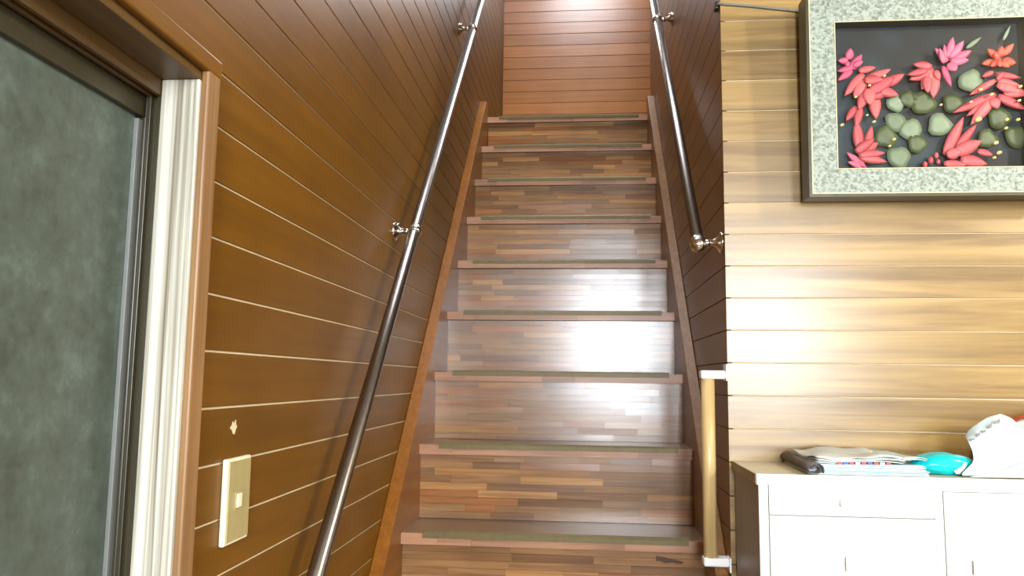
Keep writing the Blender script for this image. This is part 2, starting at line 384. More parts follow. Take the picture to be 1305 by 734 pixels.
for (x0, x1) in ((-.578, -.571), (-.592, -.586)):               # dark channel strips that the leaf slides between
    dpart('channel', 'door_dark', x0, x1, DOOR_Y1+.004, DOOR_Y1+.06, 0, DOOR_Z+.02, .001)
    dpart('channel', 'header', x0, x1, DOOR_Y0-.05, DOOR_Y1+.004, DOOR_Z-.022, DOOR_Z+.02, .001)
leaf = struct(empty('leaf', (0, 0, 0))); leaf.parent = d1
del leaf['kind']
def lpart(name, mat, x0, x1, y0, y1, z0, z1, bevel=.0015):
    return box(name, mat, leaf, x0-XL, x1-XL, y0-.54, y1-.54, z0, z1, bevel)
lpart('panel', 'door_panel', -.614, -.606, .05, .978, .02, 1.645)
lpart('glazing_bead', 'door_bead', -.606, -.600, .974, .986, .04, 1.632, .0008)
lpart('stile', 'door_dark', -.616, -.596, .986, 1.035, 0, 1.69)
lpart('stile', 'door_dark', -.616, -.596, .04, .08, 0, 1.69)
lpart('rail', 'door_dark', -.616, -.5965, .08, .986, 1.636, 1.665)
lpart('rail', 'door_dark', -.616, -.5960, .08, .986, 1.665, 1.70, .004)
lpart('rail', 'door_dark', -.616, -.5965, .08, .986, 0.0, .05)

# ------------------------------------------------------------------ staircase
st = empty('staircase', (0, NOSE1_Y, 0))
tag(st, 'steep wooden staircase of patchwork timber risers climbing between panelled walls', 'staircase')
OY = NOSE1_Y
unit = bmesh.new(); bx(unit, -.5, .5, -.5, .5, -.5, .5)
unit_me = bpy.data.meshes.new('stave'); bmesh.ops.recalc_face_normals(unit, faces=unit.faces); unit.to_mesh(unit_me); unit.free()
unit_me.materials.append(M['stave'])
nose_me = unit_me.copy(); nose_me.name = 'nosing_piece'; nose_me.materials[0] = M['nosing']
def piece(name, me, parent, x0, x1, y0, y1, z0, z1):
    o = bpy.data.objects.new(name, me); COL.objects.link(o); o.parent = parent
    o.location = ((x0+x1)/2, (y0+y1)/2-OY, (z0+z1)/2); o.scale = (x1-x0, y1-y0, z1-z0)
    return o
rest = bmesh.new()
TH = .029
for i in range(1, 13):
    ny, nz = nose(i)
    # tread body (sits behind the nosing pieces) and the riser under it
    back = ny + RUN + .03 if i < 12 else ny + .13
    tr = box('tread', 'tread', st, SX0, SX1, ny+.010-OY, back-OY, nz-TH, nz, .0012)
    cuts = [SX0] + sorted(random.uniform(SX0+.08, SX1-.08) for _ in range(3)) + [SX1]
    if i >= 4: cuts[1] = SX0 + random.choice((.075, .1, .12))
    for a, b in zip(cuts, cuts[1:]):
        if b-a > .01: piece('nosing_piece', nose_me, tr, a, b-.0006, ny, ny+.0098, nz-TH, nz-random.uniform(0, .0004))
    # ribbed metal non-slip strip over the front edge
    x0, x1 = SX0+.060, SX1-.045
    prof = [(-.0045, -.011), (-.0045, .001), (-.002, .0045), (.004, .0058), (.008, .0038), (.013, .0052), (.018, .0038), (.024, .005), (.030, .0038), (.038, .0005),
            (.038, .0), (-.0006, .0), (-.0006, -.011)]
    sb = bmesh.new(); prism(sb, [(ny+a-OY, nz+b) for a, b in prof], 'x', x0, x1)
    link('nonslip_strip', sb, 'strip', tr)
    ry = ny + .022
    z0, z1 = nz-RISE+.0005, nz-TH
    rs = box('riser', 'tread', st, SX0, SX1, ry+.004-OY, ry+.02-OY, z0, z1)
    rows = 9; hgt = (z1-z0)/rows
    for r in range(rows):
        x = SX0; first = True
        while x < SX1-1e-4:
            w = random.uniform(.09, .34) if not first else random.uniform(.04, .3)
            first = False
            e = x+w
            if SX1-e < .05: e = SX1
            dy = random.uniform(0, .0005)
            a = (x+.0003, e-.0003, ry+dy, ry+.0038, z0+r*hgt+.0003, z0+(r+1)*hgt-.0003)
            if 4 <= i <= 10:                                   # hand-laid: no two staves lie quite in one plane
                o = piece('stave', unit_me, rs, *a); o.rotation_euler = (random.gauss(0, .008), 0, random.uniform(-.002, .002))
            else: bx(rest, a[0], a[1], a[2]-OY, a[3]-OY, a[4], a[5])
            x = e
rem = link('staves', rest, 'stave', st); rem['kind'] = 'stuff'
# dark scuff low on the first riser in view
RY4 = nose(4)[0] + .0216
bm = bmesh.new(); P4 = [on_y(x, y, RY4) for x, y in ((836, 708), (846, 710), (858, 713), (872, 716), (868, 719), (856, 717), (848, 718), (841, 715), (836, 715))]
prism(bm, [(p.x, p.z) for p in P4], 'y', RY4-OY, RY4+.0004-OY)
for o in st.children:
    if o.name.startswith('riser') and abs(o.bound_box[1][2] - (nose(4)[1]-TH)) < .01: link('scuff', bm, 'groove_dark', o); break
# stringers
def stringer(x0, x1, mat, y_lo, up=.125, topy=None, topz=None):
    s = RISE/RUN
    def zl(y): return NOSE1_Z + s*(y-NOSE1_Y)
    ytop = topy
    yfl = NOSE1_Y - (NOSE1_Z+up)/s
    pts = [(max(y_lo, yfl)-OY, max(0, zl(y_lo)+up))] if y_lo > yfl else [(yfl-OY, 0.0)]
    pts += [(ytop-.06-OY, zl(ytop-.06)+up), (ytop-OY, zl(ytop-.06)+up+.012), (ytop-OY, LAND_Z-.30)]
    lowy = NOSE1_Y - (NOSE1_Z-.30)/s
    pts += [(max(lowy, y_lo)-OY, max(0, zl(max(lowy, y_lo))-.30))]
    bm = bmesh.new(); prism(bm, pts, 'x', x0, x1)
    return link('stringer', bm, mat, st, bevel=.002)
stringer(XL+.0005, SX0+.0005, 'stringer', 0, .125, 3.845)
stringer(SX1-.0005, XR-.0005, 'stringer_grey', 0, .10, 3.90)

# ------------------------------------------------------------------ handrails
def handrail(name, label, X, wallx, p0, p1, brackets, ball, r=.0155):
    base = Vector((X, p0[0], p0[1])); t = empty(name, base)
    tag(t, label, 'handrail')
    P0 = Vector((0, 0, 0)); P1 = Vector((0, p1[0]-p0[0], p1[1]-p0[1])); d = (P1-P0).normalized()
    bm = bmesh.new(); lathe(bm, P0, d, [(0, r*.9), (.002, r), ((P1-P0).length, r)], 32)
    link('rail', bm, 'steel', t, True)
    if ball:
        bm = bmesh.new(); R = r*1.3
        lathe(bm, P0-d*(R*.9), d, [(R*(1-math.cos(a)), R*math.sin(a)) for a in [math.pi*k/14 for k in range(15)]], 28)
        link('ball_end', bm, 'chrome', t, True)
    sgn = 1 if wallx > X else -1
    for by in brackets:
        c = P0 + d*((by-p0[0])/d.y)
        b = empty('bracket', c); b.parent = t
        D = abs(wallx-X)
        bm = bmesh.new()                                   # bell-shaped rose against the wall
        lathe(bm, (sgn*(D-.0005), 0, 0), (-sgn, 0, 0), [(0, .027), (.003, .027), (.006, .022), (.012, .014), (.020, .0095), (.028, .008)], 28)
        link('rose', bm, 'chrome', b, True)
        bm = bmesh.new(); lathe(bm, (sgn*(D-.026), 0, 0), (-sgn, 0, 0), [(0, .0078), (D-.026-r*.9, .0078)], 20)
        link('arm', bm, 'chrome', b, True)
        bm = bmesh.new()
        lathe(bm, -d*.011, d, [(0, r*1.02), (.001, r*1.22), (.006, r*1.25), (.011, r*1.32), (.016, r*1.25), (.021, r*1.22), (.022, r*1.02)], 28)
        link('ring', bm, 'chrome', b, True)
        if not ball or by > 2.2:
            bm = bmesh.new(); lathe(bm, (sgn*(D-.004), 0, .016), (-sgn, 0, .9), [(0, .0032), (.012, .0028), (.014, 0)], 12)
            link('screw', bm, 'chrome', b, True)
    return t
def rail_line(a, b, y): return a[1] + (b[1]-a[1])*(y-a[0])/(b[0]-a[0])
La, Lb = (1.386, .940), (3.358, 2.999)
y0, y1 = 1.05, 3.95
handrail('handrail', 'long steel handrail on the panelled wall above the light switch side of the stairs', -.468, XL,
         (y0, rail_line(La, Lb, y0)), (y1, rail_line(La, Lb, y1)), [1.16, 2.105, 3.12], False)
Ra, Rb = (1.974, 1.604), (3.157, 2.872)
y1 = 3.95
handrail('handrail', 'steel handrail with a ball end beside the framed flowers wall', .290, XR,
         (2.0, rail_line(Ra, Rb, 2.0)), (y1, rail_line(Ra, Rb, y1)), [2.006, 3.01], True)
# wooden grab bar at the corner
gx, gy = .304, 1.977
g = empty('grab_bar', (XR, gy, .857)); tag(g, 'upright pale wooden grab bar with white end brackets at the wall corner', 'grab bar')
bm = bmesh.new(); lathe(bm, (gx-XR, 0, .004), (0, 0, 1), [(0, .0165), (.436, .0165)], 28); link('bar', bm, 'bar_wood', g, True)
for z in (-.008, .436):
    bm = bmesh.new()
    prism(bm, [(gx-XR-.0185, -.0185), (-.004, -.0185), (-.004, .0185), (gx-XR-.0185, .0185)], 'z', z, z+.021)
    br = link('bracket', bm, 'bracket_white', g, bevel=.005)
    box('mounting_plate', 'bracket_white', br, -.0045, -.0003, -.02, .02, z-.004 if z > 0 else z-.012, z+.036 if z > 0 else z+.021, .001)

# ------------------------------------------------------------------ light switch and torn scrap on the left wall
sw = empty('light_switch', (XL, 1.162, 1.103)); tag(sw, 'tall ivory light switch plate with one small rocker on brown panelling', 'light switch')
box('rim', 'switch_rim', sw, .0002, .0085, -.041, .041, -.0625, .0625, .0025)
box('plate', 'switch_plate', sw, .0086, .0104, -.036, .037, -.058, .058, .0012)
k = box('rocker_surround', 'switch_plate', sw, .0105, .0120, -.016, .014, -.013, .013, .0006)
box('rocker', 'switch_rim', k, .0121, .0150, -.0135, .0005, -.010, .010, .0008)
pts = [(-.008, .0), (-.004, .004), (-.003, .002), (.0, .010), (.004, .006), (.010, .012), (.012, .004), (.016, .002), (.011, -.003), (.008, -.010), (.002, -.008), (-.001, -.003)]
bm = bmesh.new(); prism(bm, pts, 'x', .0002, .0008)
o = link('paper_scrap', bm, 'paper_scrap'); o.location = (XL, 1.148, 1.209)
tag(o, 'small torn scrap of pale paper stuck above the light switch', 'paper scrap')

# ------------------------------------------------------------------ framed flowers
FX0, FX1, FZ0, FZ1, FYF = .535, 1.113, 1.726, 2.226, 1.888
TILT = math.radians(2.2)
fp = empty('flower_picture', ((FX0+FX1)/2, FYF, FZ0)); fp.rotation_euler = (TILT, 0, 0)
tag(fp, 'deep dark frame with speckled stone mat around coral cactus flowers on the panelled wall', 'framed picture')
FXc = (FX0+FX1)/2; hw = (FX1-FX0)/2; FH = FZ1-FZ0
def ring(name, mat, in0, in1, ya, yb, parent=fp, bev=.0008):
    """rectangular ring between two insets from the outer edge, y from ya (front) to yb"""
    bm = bmesh.new()
    def rect(ins, y): return [bm.verts.new(p) for p in ((-hw+ins, y, ins), (hw-ins, y, ins), (hw-ins, y, FH-ins), (-hw+ins, y, FH-ins))]
    A, B, C, D = rect(in0, ya), rect(in1, ya), rect(in0, yb), rect(in1, yb)
    for i in range(4):
        j = (i+1) % 4
        bm.faces.new((A[i], A[j], B[j], B[i])); bm.faces.new((C[i], D[i], D[j], C[j]))
        bm.faces.new((A[i], C[i], C[j], A[j])); bm.faces.new((B[i], B[j], D[j], D[i]))
    return link(name, bm, mat, parent, bevel=bev)
ring('outer_frame', 'frame_dark', 0, .008, -.004, .056)
ring('outer_lip', 'gilt', .0081, .0115, -.001, .012)
ring('stone_mat', 'terrazzo', .0116, .068, .001, .040)
ring('inner_lip', 'gilt', .0681, .0705, .0005, .003)
ring('liner', 'frame_dark', .0681, .0705, .0058, .040)
box('backing_board', 'backing', fp, -hw+.011, hw-.011, .0405, .046, .011, FH-.011)
box('pane', 'glass', fp, -hw+.0706, hw-.0706, .0035, .0055, .0706, FH-.0706)
inv = Matrix.Rotation(-TILT, 3, 'X')
def pic(px, py, depth):
    p = on_y(px, py, FYF+depth) - Vector((FXc, FYF, FZ0)); p = inv @ p
    return Vector((p.x, depth, p.z))
PXM = 1.90/FPX * 1.03                                            # metres per pixel there
def petal_mesh(L, W, cup, curl):
    bm = bmesh.new(); nu, nv = 7, 4; g2 = []
    for a in range(nu+1):
        t = a/nu; w = W/2*(math.sin(math.pi*min(1, t*.92+.08))**.75)*(1-.25*t); row = []
        if a == nu: w = W*.02
        for c in range(nv+1):
            s = c/nv*2-1
            row.append(bm.verts.new((s*w, -cup*(1-s*s)*math.sin(math.pi*t) - curl*t*t, t*L)))
        g2.append(row)
    for a in range(nu):
        for c in range(nv): bm.faces.new((g2[a][c], g2[a][c+1], g2[a+1][c+1], g2[a+1][c]))
    return bm
def petal(parent, b, t, wpx, mat, depth):
    B, T = pic(b[0], b[1], depth), pic(t[0], t[1], depth)
    d = T-B; L = math.hypot(d.x, d.z)
    o = link('petal', petal_mesh(L*1.02, wpx*PXM, .0035, random.uniform(.001, .005)), mat, parent, True)
    md = o.modifiers.new('thickness', 'SOLIDIFY'); md.thickness = .0005
    off = parent.location
    o.location = B - off; o.rotation_euler = (0, math.atan2(d.x, d.z), 0)
    return o
def z5(x, y): return 1050+x*.15, 20+y*.15
def z6(x, y): return 1170+x*.15, 20+y*.15
def z7(x, y): return 1050+x*.177, 120+y*.177
def z8(x, y): return 1170+x*.177, 120+y*.177
FLOWERS = [
 ('pink', z5, .15, (195, 430), [(195,390,205,305,80),(190,400,105,400,65),(180,405,190,455,55),(215,470,300,355,85),(235,455,100,490,60),(225,480,105,565,65),(235,440,310,410,60)]),
 ('coral', z5, .15, (340, 560), [(280,485,415,460,70),(330,570,545,475,85),(320,510,165,690,95),(335,560,240,710,105),(500,600,660,515,95),(450,640,610,690,95),(380,660,575,540,130),(370,630,380,770,120),(330,560,480,560,95)]),
 ('coral', z7, .177, (300, 60), [(350,0,362,185,95),(225,95,150,200,60),(255,100,222,245,65),(320,20,440,10,80),(290,0,240,120,80)]),
 ('coral', z7, .177, (260, 410), [(255,410,222,195,85),(300,410,332,240,70),(235,425,380,360,95),(250,450,440,492,75),(245,440,425,430,70),(225,420,350,330,80)]),
 ('pink', z7, .177, (240, 500), [(295,535,160,425,60),(300,535,168,492,55),(240,480,290,530,50)]),
 ('pink', z6, .15, (260, 390), [(220,400,198,270,55),(230,405,118,300,65),(240,380,265,212,80),(255,380,352,243,80),(275,395,418,322,80),(255,405,402,395,85),(245,415,295,487,105),(190,445,258,615,60),(200,420,160,300,55)]),
 ('coral', z6, .15, (80, 470), [(110,470,-90,560,110),(110,480,10,640,110),(120,500,110,710,110),(100,450,-60,430,80),(130,480,160,560,70),(60,480,-110,520,70),(60,530,60,670,90)]),
 ('red', z6, .15, (670, 390), [(640,400,515,430,65),(690,400,805,418,85),(650,370,565,305,65),(680,365,680,285,80),(700,350,778,262,65),(650,400,590,450,60),(690,405,745,455,65),(660,390,620,330,60),(670,400,665,455,60)]),
 ('coral', z6, .15, (650, 560), [(620,490,520,535,55),(640,510,845,545,65),(650,560,845,612,65),(640,560,420,685,65),(650,600,890,670,95),(650,560,700,500,50)]),
 ('coral', z8, .177, (560, 40), [(545,10,240,142,75),(540,30,335,165,65),(560,20,750,118,75),(600,0,752,18,62),(520,50,365,225,85),(520,40,560,110,90)]),
 ('coral', z8, .177, (260, 430), [(185,440,312,178,85),(270,390,405,228,65),(420,410,525,445,55),(255,430,440,345,110),(180,500,340,515,65),(300,470,485,508,95),(200,440,300,420,90)]),
]
for n, (mat, zf, s, c, pet) in enumerate(FLOWERS):
    cp = pic(*zf(*c), .026)
    bm = bmesh.new(); lathe(bm, (0, -.002, 0), (0, 1, 0), [(0, 0), (.0015, .004), (.006, .005), (.0145, .002)], 12)
    fl = link('flower', bm, mat, fp, True); fl.location = cp
    for q, (a, b, t, u, w) in enumerate(pet):
        petal(fl, zf(a, b), zf(t, u), w*s, mat, .026-.0012*q)
LEAVES = [(z7, 505, 75, 62, 'leaf_pale'), (z7, 690, 70, 78, 'leaf_olive'), (z7, 505, 205, 70, 'leaf_pale'), (z7, 615, 262, 80, 'leaf_pale'), (z7, 440, 312, 80, 'leaf_olive'),
          (z7, 665, 362, 66, 'leaf_olive'), (z7, 535, 458, 80, 'leaf_pale'), (z7, 590, 45, 60, 'leaf_olive'), (z8, 30, 72, 82, 'leaf_olive'), (z8, 238, 75, 70, 'leaf_olive'),
          (z8, 147, 226, 82, 'leaf_pale'), (z8, 572, 178, 78, 'leaf_olive'), (z8, 490, 325, 68, 'leaf_olive'), (z8, 702, 310, 80, 'leaf_olive'), (z6, 430, 570, 98, 'leaf_pale')]
for n, (zf, x, y, r, mat) in enumerate(LEAVES):
    s = .177 if zf in (z7, z8) else .15
    R = r*s*PXM; bm = bmesh.new(); ph = random.uniform(0, 6)
    cen = bm.verts.new((0, -.002, 0)); rg = []; rg2 = []
    for k in range(14):
        a = 2*math.pi*k/14; rr = R*(1+.10*math.cos(3*a+ph)+.05*math.cos(5*a))
        rg.append(bm.verts.new((rr*.55*math.cos(a), -.0035*(1 if k % 2 else .6), rr*.55*math.sin(a))))
        rg2.append(bm.verts.new((rr*math.cos(a), .001*math.sin(2*a), rr*math.sin(a))))
    for k in range(14):
        j = (k+1) % 14; bm.faces.new((cen, rg[k], rg[j])); bm.faces.new((rg[k], rg2[k], rg2[j], rg[j]))
    o = link('leaf', bm, mat, fp, True); o.location = pic(*zf(x, y), .032-.001*(n % 3))
    o.modifiers.new('thickness', 'SOLIDIFY').thickness = .0006
def blade(zf, a, b, t, u, w, mat='leaf_olive'):
    B, T = pic(*zf(a, b), .030), pic(*zf(t, u), .030); d = T-B
    o = link('leaf_blade', petal_mesh(math.hypot(d.x, d.z), w*.15*PXM, .001, .001), mat, fp, True)
    o.modifiers.new('thickness', 'SOLIDIFY').thickness = .0005
    o.location = B; o.rotation_euler = (0, math.atan2(d.x, d.z), 0)
blade(z6, 385, 295, 508, 205, 40, 'leaf_pale'); blade(z6, 695, 230, 752, 108, 30, 'leaf_pale')
for zf, x, y, r in [(z7,355,205,16),(z7,125,228,18),(z7,305,158,12),(z7,222,30,14),(z8,425,190,30),(z8,555,355,22),(z8,580,425,22),(z8,545,460,16),(z8,710,190,18),(z8,630,190,18),
                    (z8,625,250,16),(z8,715,55,16),(z8,155,85,14),(z8,370,65,14),(z7,500,330,16),(z7,470,378,14),(z6,515,640,18),(z6,610,680,18),(z6,850,615,18),(z5,500,525,14),(z5,375,605,14)]:
    bm = bmesh.new(); R = r*.16*PXM
    lathe(bm, (-R, 0, -.3*R), (1, .1, .4), [(0, 0), (R*.3, R*.5), (R, R*.65), (R*1.7, R*.5), (R*2, 0)], 10)
    o = link('stamen', bm, 'yellow', fp, True); o.location = pic(*zf(x, y), .0125)
for zf, x, y, r in [(z8,125,445,19),(z8,85,480,23),(z8,45,510,20),(z8,140,490,16)]:
    bm = bmesh.new(); bmesh.ops.create_uvsphere(bm, u_segments=12, v_segments=8, radius=r*.177*PXM)
    o = link('bud', bm, 'coral', fp, True); o.location = pic(*zf(x, y), .022); o.scale = (.8, .8, 1.2)
bm = bmesh.new(); tube(bm, [pic(*z7(340, 262), .034), pic(*z7(470, 195), .032), pic(*z7(600, 108), .034)], .0016, 8); link('stem', bm, 'stem', fp, True)
bm = bmesh.new(); tube(bm, [pic(*z8(405, 230), .034), pic(*z8(300, 330), .034), pic(*z8(200, 500), .034)], .0016, 8); link('stem', bm, 'stem', fp, True)

# cable along the top of the wall
cb = empty('cable', (XR, YW, 2.254)); tag(cb, 'thin grey cable running from the stair wall corner to behind the flower frame', 'cable')
bm = bmesh.new()
tube(bm, [(-.0045, .05, .006), (-.0050, .02, .005), (-.0045, .001, .003), (-.002, -.004, .0015), (.01, -.0045, 0), (.08, -.0045, -.008), (.16, -.0045, -.020), (.25, -.0045, -.034)], .0032, 10)
link('wire', bm, 'cable', cb, True)
box('clip', 'door_dark', cb, -.011, -.0002, .012, .034, -.002, .016, .002)

# ------------------------------------------------------------------ cabinet
CZ, CYF, CX0, CX1, CYB = 1.098, 1.700, .361, 1.30, 1.955
cab = empty('cabinet', (CX0, CYF, 0)); tag(cab, 'white sideboard cabinet with side panel greyed as shade below the framed flowers', 'cabinet')
def cpart(name, mat, x0, x1, y0, y1, z0, z1, bev=.001, parent=cab): return box(name, mat, parent, x0-CX0, x1-CX0, y0-CYF, y1-CYF, z0, z1, bev)
cpart('top', 'cab_top', CX0-.004, CX1+.004, CYF-.003, CYB, CZ-.020, CZ)
cpart('top_edge', 'white_paint', CX0-.004, CX1+.004, CYF-.006, CYF-.0031, CZ-.022, CZ+.0004, .0006)
cpart('top_edge', 'cab_edge', CX0-.0065, CX0-.0041, CYF-.003, CYB, CZ-.021, CZ, .0006)
cpart('side_panel', 'cab_shade', CX0, CX0+.016, CYF+.004, CYB, 0, CZ-.0205)
cpart('side_panel', 'cab_shade', CX1-.016, CX1, CYF+.004, CYB, 0, CZ-.0205)
cpart('back_panel', 'cab_shade', CX0+.0165, CX1-.0165, CYB-.006, CYB, .02, CZ-.021)
cpart('front_stile', 'white_paint', CX0, CX0+.019, CYF-.002, CYF+.0035, 0, CZ-.0225)
cpart('front_stile', 'white_paint', .709, .725, CYF-.002, CYF+.0035, 0, CZ-.0225)
cpart('front_stile', 'white_paint', CX1-.019, CX1, CYF-.002, CYF+.0035, 0, CZ-.0225)
cpart('rail', 'white_paint', .726, CX1-.0195, CYF-.002, CYF+.0035, CZ-.027, CZ-.0225, .0005)
cpart('inner_carcass', 'cab_shade', CX0+.0165, CX1-.0165, CYF+.004, CYF+.014, .02, CZ-.021, 0)
dr = cpart('drawer', 'white_paint', CX0+.0205, .7075, CYF-.004, CYF+.0035, 1.0165, CZ-.0225, .0015)
dl = cpart('door', 'white_paint', CX0+.0205, .7075, CYF-.004, CYF+.0035, .06, 1.0145, .0015)
dd = cpart('door', 'white_paint', .7265, CX1-.0205, CYF-.004, CYF+.0035, .06, CZ-.0285, .0015)
for parent, x, z in ((dl, .535, .925), (dd, .78, .925), (dr, .535, 1.045)):
    bm = bmesh.new(); prism(bm, [(-.004, 0), (-.004, -.006), (-.008, -.010), (-.008, -.012), (.008, -.012), (.008, -.010), (.004, -.006), (.004, 0)], 'z', -.014, .014)
    h = link('handle', bm, 'white_paint', parent, bevel=.0008); h.location = (x-CX0, -.0042, z)
    if parent is dr: h.rotation_euler = (0, math.pi/2, 0)

# ------------------------------------------------------------------ papers on the cabinet
def sheet_stack(name, x0, x1, y0, y1, z, layers, mat, label, yawdeg, wav=.0, gap=.0032, lift=0.0, seed=0, group=None):
    """folded newspaper: zig-zag of thick paper layers, joined by a rounded fold on its right edge, left edge open"""
    random.seed(seed)
    W, D = x1-x0, y1-y0
    o = empty(name, ((x0+x1)/2, (y0+y1)/2, z)) if False else None
    bm = bmesh.new(); th = .0014; nx, ny = 22, 8
    def hgt(u, v, l):
        n = noise.noise(Vector((u*3.1+seed*7.3, v*2.3+seed, .5)))
        return wav*(n+.35)*(l+1)/layers + lift*max(0, (u-.2))*(1-u)*4*(.4+.6*v)
    for l in range(layers):
        zz = l*gap
        G = {}
        inset = .003*((l*37+seed) % 3)
        for s in (0, 1):
            for a in range(nx+1):
                for b in range(ny+1):
                    u, v = a/nx, b/ny
                    x = -W/2 + W*u; y = -D/2+inset + (D-inset)*v
                    G[s, a, b] = bm.verts.new((x, y, zz + s*th + max(0, hgt(u, v, l))))
        for a in range(nx):
            for b in range(ny):
                bm.faces.new((G[1, a, b], G[1, a+1, b], G[1, a+1, b+1], G[1, a, b+1]))
                bm.faces.new((G[0, a, b], G[0, a, b+1], G[0, a+1, b+1], G[0, a+1, b]))
        for a in range(nx):
            bm.faces.new((G[0, a, 0], G[0, a+1, 0], G[1, a+1, 0], G[1, a, 0])); bm.faces.new((G[0, a, ny], G[1, a, ny], G[1, a+1, ny], G[0, a+1, ny]))
        for b in range(ny):
            bm.faces.new((G[0, 0, b], G[1, 0, b], G[1, 0, b+1], G[0, 0, b+1])); bm.faces.new((G[0, nx, b], G[0, nx, b+1], G[1, nx, b+1], G[1, nx, b]))
    for l in range(0, layers-1, 2):                         # rounded folds
        for b in range(ny):
            pr = []
            for bb in (b, b+1):
                v = bb/ny; y = -D/2 + .003 + (D-.003)*v
                zb = l*gap + max(0, hgt(1, v, l)) + th/2; zt = (l+1)*gap + max(0, hgt(1, v, l+1)) + th/2
                c, R = (zb+zt)/2, (zt-zb)/2
                pr.append([[bm.verts.new((W/2-.0005+(R+e)*math.cos(t), y, c+(R+e)*math.sin(t))) for t in [math.pi*(k/6-.5) for k in range(7)]] for e in (-th/2, th/2)])
            for k in range(6):
                for e in (0, 1): bm.faces.new((pr[0][e][k], pr[0][e][k+1], pr[1][e][k+1], pr[1][e][k]))
    o = link(name, bm, mat, None, True)
    o.location = ((x0+x1)/2, (y0+y1)/2, z); o.rotation_euler = (0, 0, math.radians(yawdeg))
    tag(o, label, 'newspaper' if 'news' in name else 'leaflet', group)
    return o
Zt = CZ + .0006
sheet_stack('newspaper', .470, .708, 1.707, 1.935, Zt, 4, 'flyer', 'pale folded newspaper at the bottom of the pile on the cabinet', -1.5, .0, .0028, 0, 3)
sheet_stack('newspaper', .478, .700, 1.712, 1.930, Zt+.0104, 4, 'flyer', 'pale folded newspaper in the middle of the pile on the cabinet', 1.2, .0, .0026, 0, 4)
n3 = sheet_stack('newspaper', .484, .660, 1.718, 1.925, Zt+.0203, 3, 'news', 'rumpled grey newspaper bulging on top of the pile on the cabinet', 2.0, .012, .0026, .015, 5)
random.seed(11)
lf = sheet_stack('leaflet', .640, .702, 1.722, 1.90, Zt+.0290, 2, 'flyer', 'curled pale leaflet lying over the end of the newspaper pile', 6, .004, .0022, .004, 8)
# printed colour bars along the front fold of the rumpled newspaper
pb = empty('colour_strip', (0, 0, 0)); bpy.data.objects.remove(pb)
for k in range(9):
    x = -.05 + k*.0125
    box('printed_bar', ('print_red', 'print_blue', 'print_red', 'flyer')[k % 4], n3, x, x+.0095, -.1046, -.1038, .0005, .0052, 0)
# curled left end of the stack, its shadow side built as a dark roll
ru = empty('shaded_paper_curl', (.43, 1.80, CZ)); tag(ru, 'curled open end of the newspapers, its shadow side made as a dark roll', 'shaded paper curl')
A = on_z(984, 574, CZ+.012); B = on_z(1040, 599, CZ+.012)
d = (B-A).normalized(); side = Vector((d.y, -d.x, 0))
bm = bmesh.new(); nturn = 40; L = (B-A).length
ringsA = []
for s in range(9):
    p = A + (B-A)*(s/8) - Vector((.43, 1.80, CZ)); row = []
    for k in range(nturn+1):
        t = k/nturn*2*math.pi*1.6; r = (.006 + .0085*k/nturn)*(1+.06*math.sin(3*t+s))
        row.append(bm.verts.new(p + side*(r*1.25*math.cos(t)) + Vector((0, 0, .0012 + r*.9*math.sin(t)))))
    ringsA.append(row)
for R0, R1 in zip(ringsA, ringsA[1:]):
    for k in range(nturn): bm.faces.new((R0[k], R0[k+1], R1[k+1], R1[k]))
o = link('roll', bm, 'news_shade', ru, True); o.modifiers.new('thickness', 'SOLIDIFY').thickness = .0008
bm = bmesh.new()
p = A - Vector((.43, 1.80, CZ))
lathe(bm, p - d*.012 + Vector((0, 0, .002)), d, [(0, .006), (.004, .010), (.012, .0118), (.022, .0132), (.030, .0135)], 16); 
link('white_end_wrap', bm, 'news', ru, True)

# turquoise packet, plastic bag and red card
def blob(name, mat, loc, size, seedv, amp, freq, flat=True, parent=None, sub=5, warp=None):
    bm = bmesh.new(); bmesh.ops.create_icosphere(bm, subdivisions=sub, radius=1.0)
    for v in bm.verts:
        c = v.co.copy()
        n = noise.noise(c*freq + Vector((seedv, 0, 0))); rdg = 1-abs(noise.noise(c*freq*1.9 + Vector((0, seedv, 3))))*2
        c = c*(1 + amp*n + amp*.6*rdg)
        if warp: c = warp(c)
        v.co = Vector((c.x*size[0], c.y*size[1], c.z*size[2]))
        if flat and v.co.z < -size[2]*.72: v.co.z = -size[2]*.72
    zmin = min(v.co.z for v in bm.verts)
    for v in bm.verts: v.co.z -= zmin
    o = link(name, bm, mat, parent, True); o.location = loc
    return o
tq = blob('plastic_packet', 'turquoise', (.764, 1.777, CZ+.0006), (.066, .038, .025), 2.2, .10, 2.2, sub=4,
          warp=lambda c: Vector((math.copysign(abs(c.x)**.75, c.x), math.copysign(abs(c.y)**.75, c.y), c.z*(1-.25*abs(c.x)))))
tag(tq, 'turquoise plastic packet lying between newspapers and white bag', 'packet')
bag = empty('plastic_bag', (.985, 1.80, CZ)); tag(bag, 'crumpled white plastic bag slumped on the cabinet by turquoise packet', 'plastic bag')
BO = Vector((.985, 1.80, CZ))
body = blob('bag_body', 'bag', (.020, .0, .0008), (.142, .056, .072), 5.1, .10, 2.0, parent=bag,
            warp=lambda c: Vector((c.x, c.y, c.z*(1.0+.30*c.x) if c.z > 0 else c.z)))
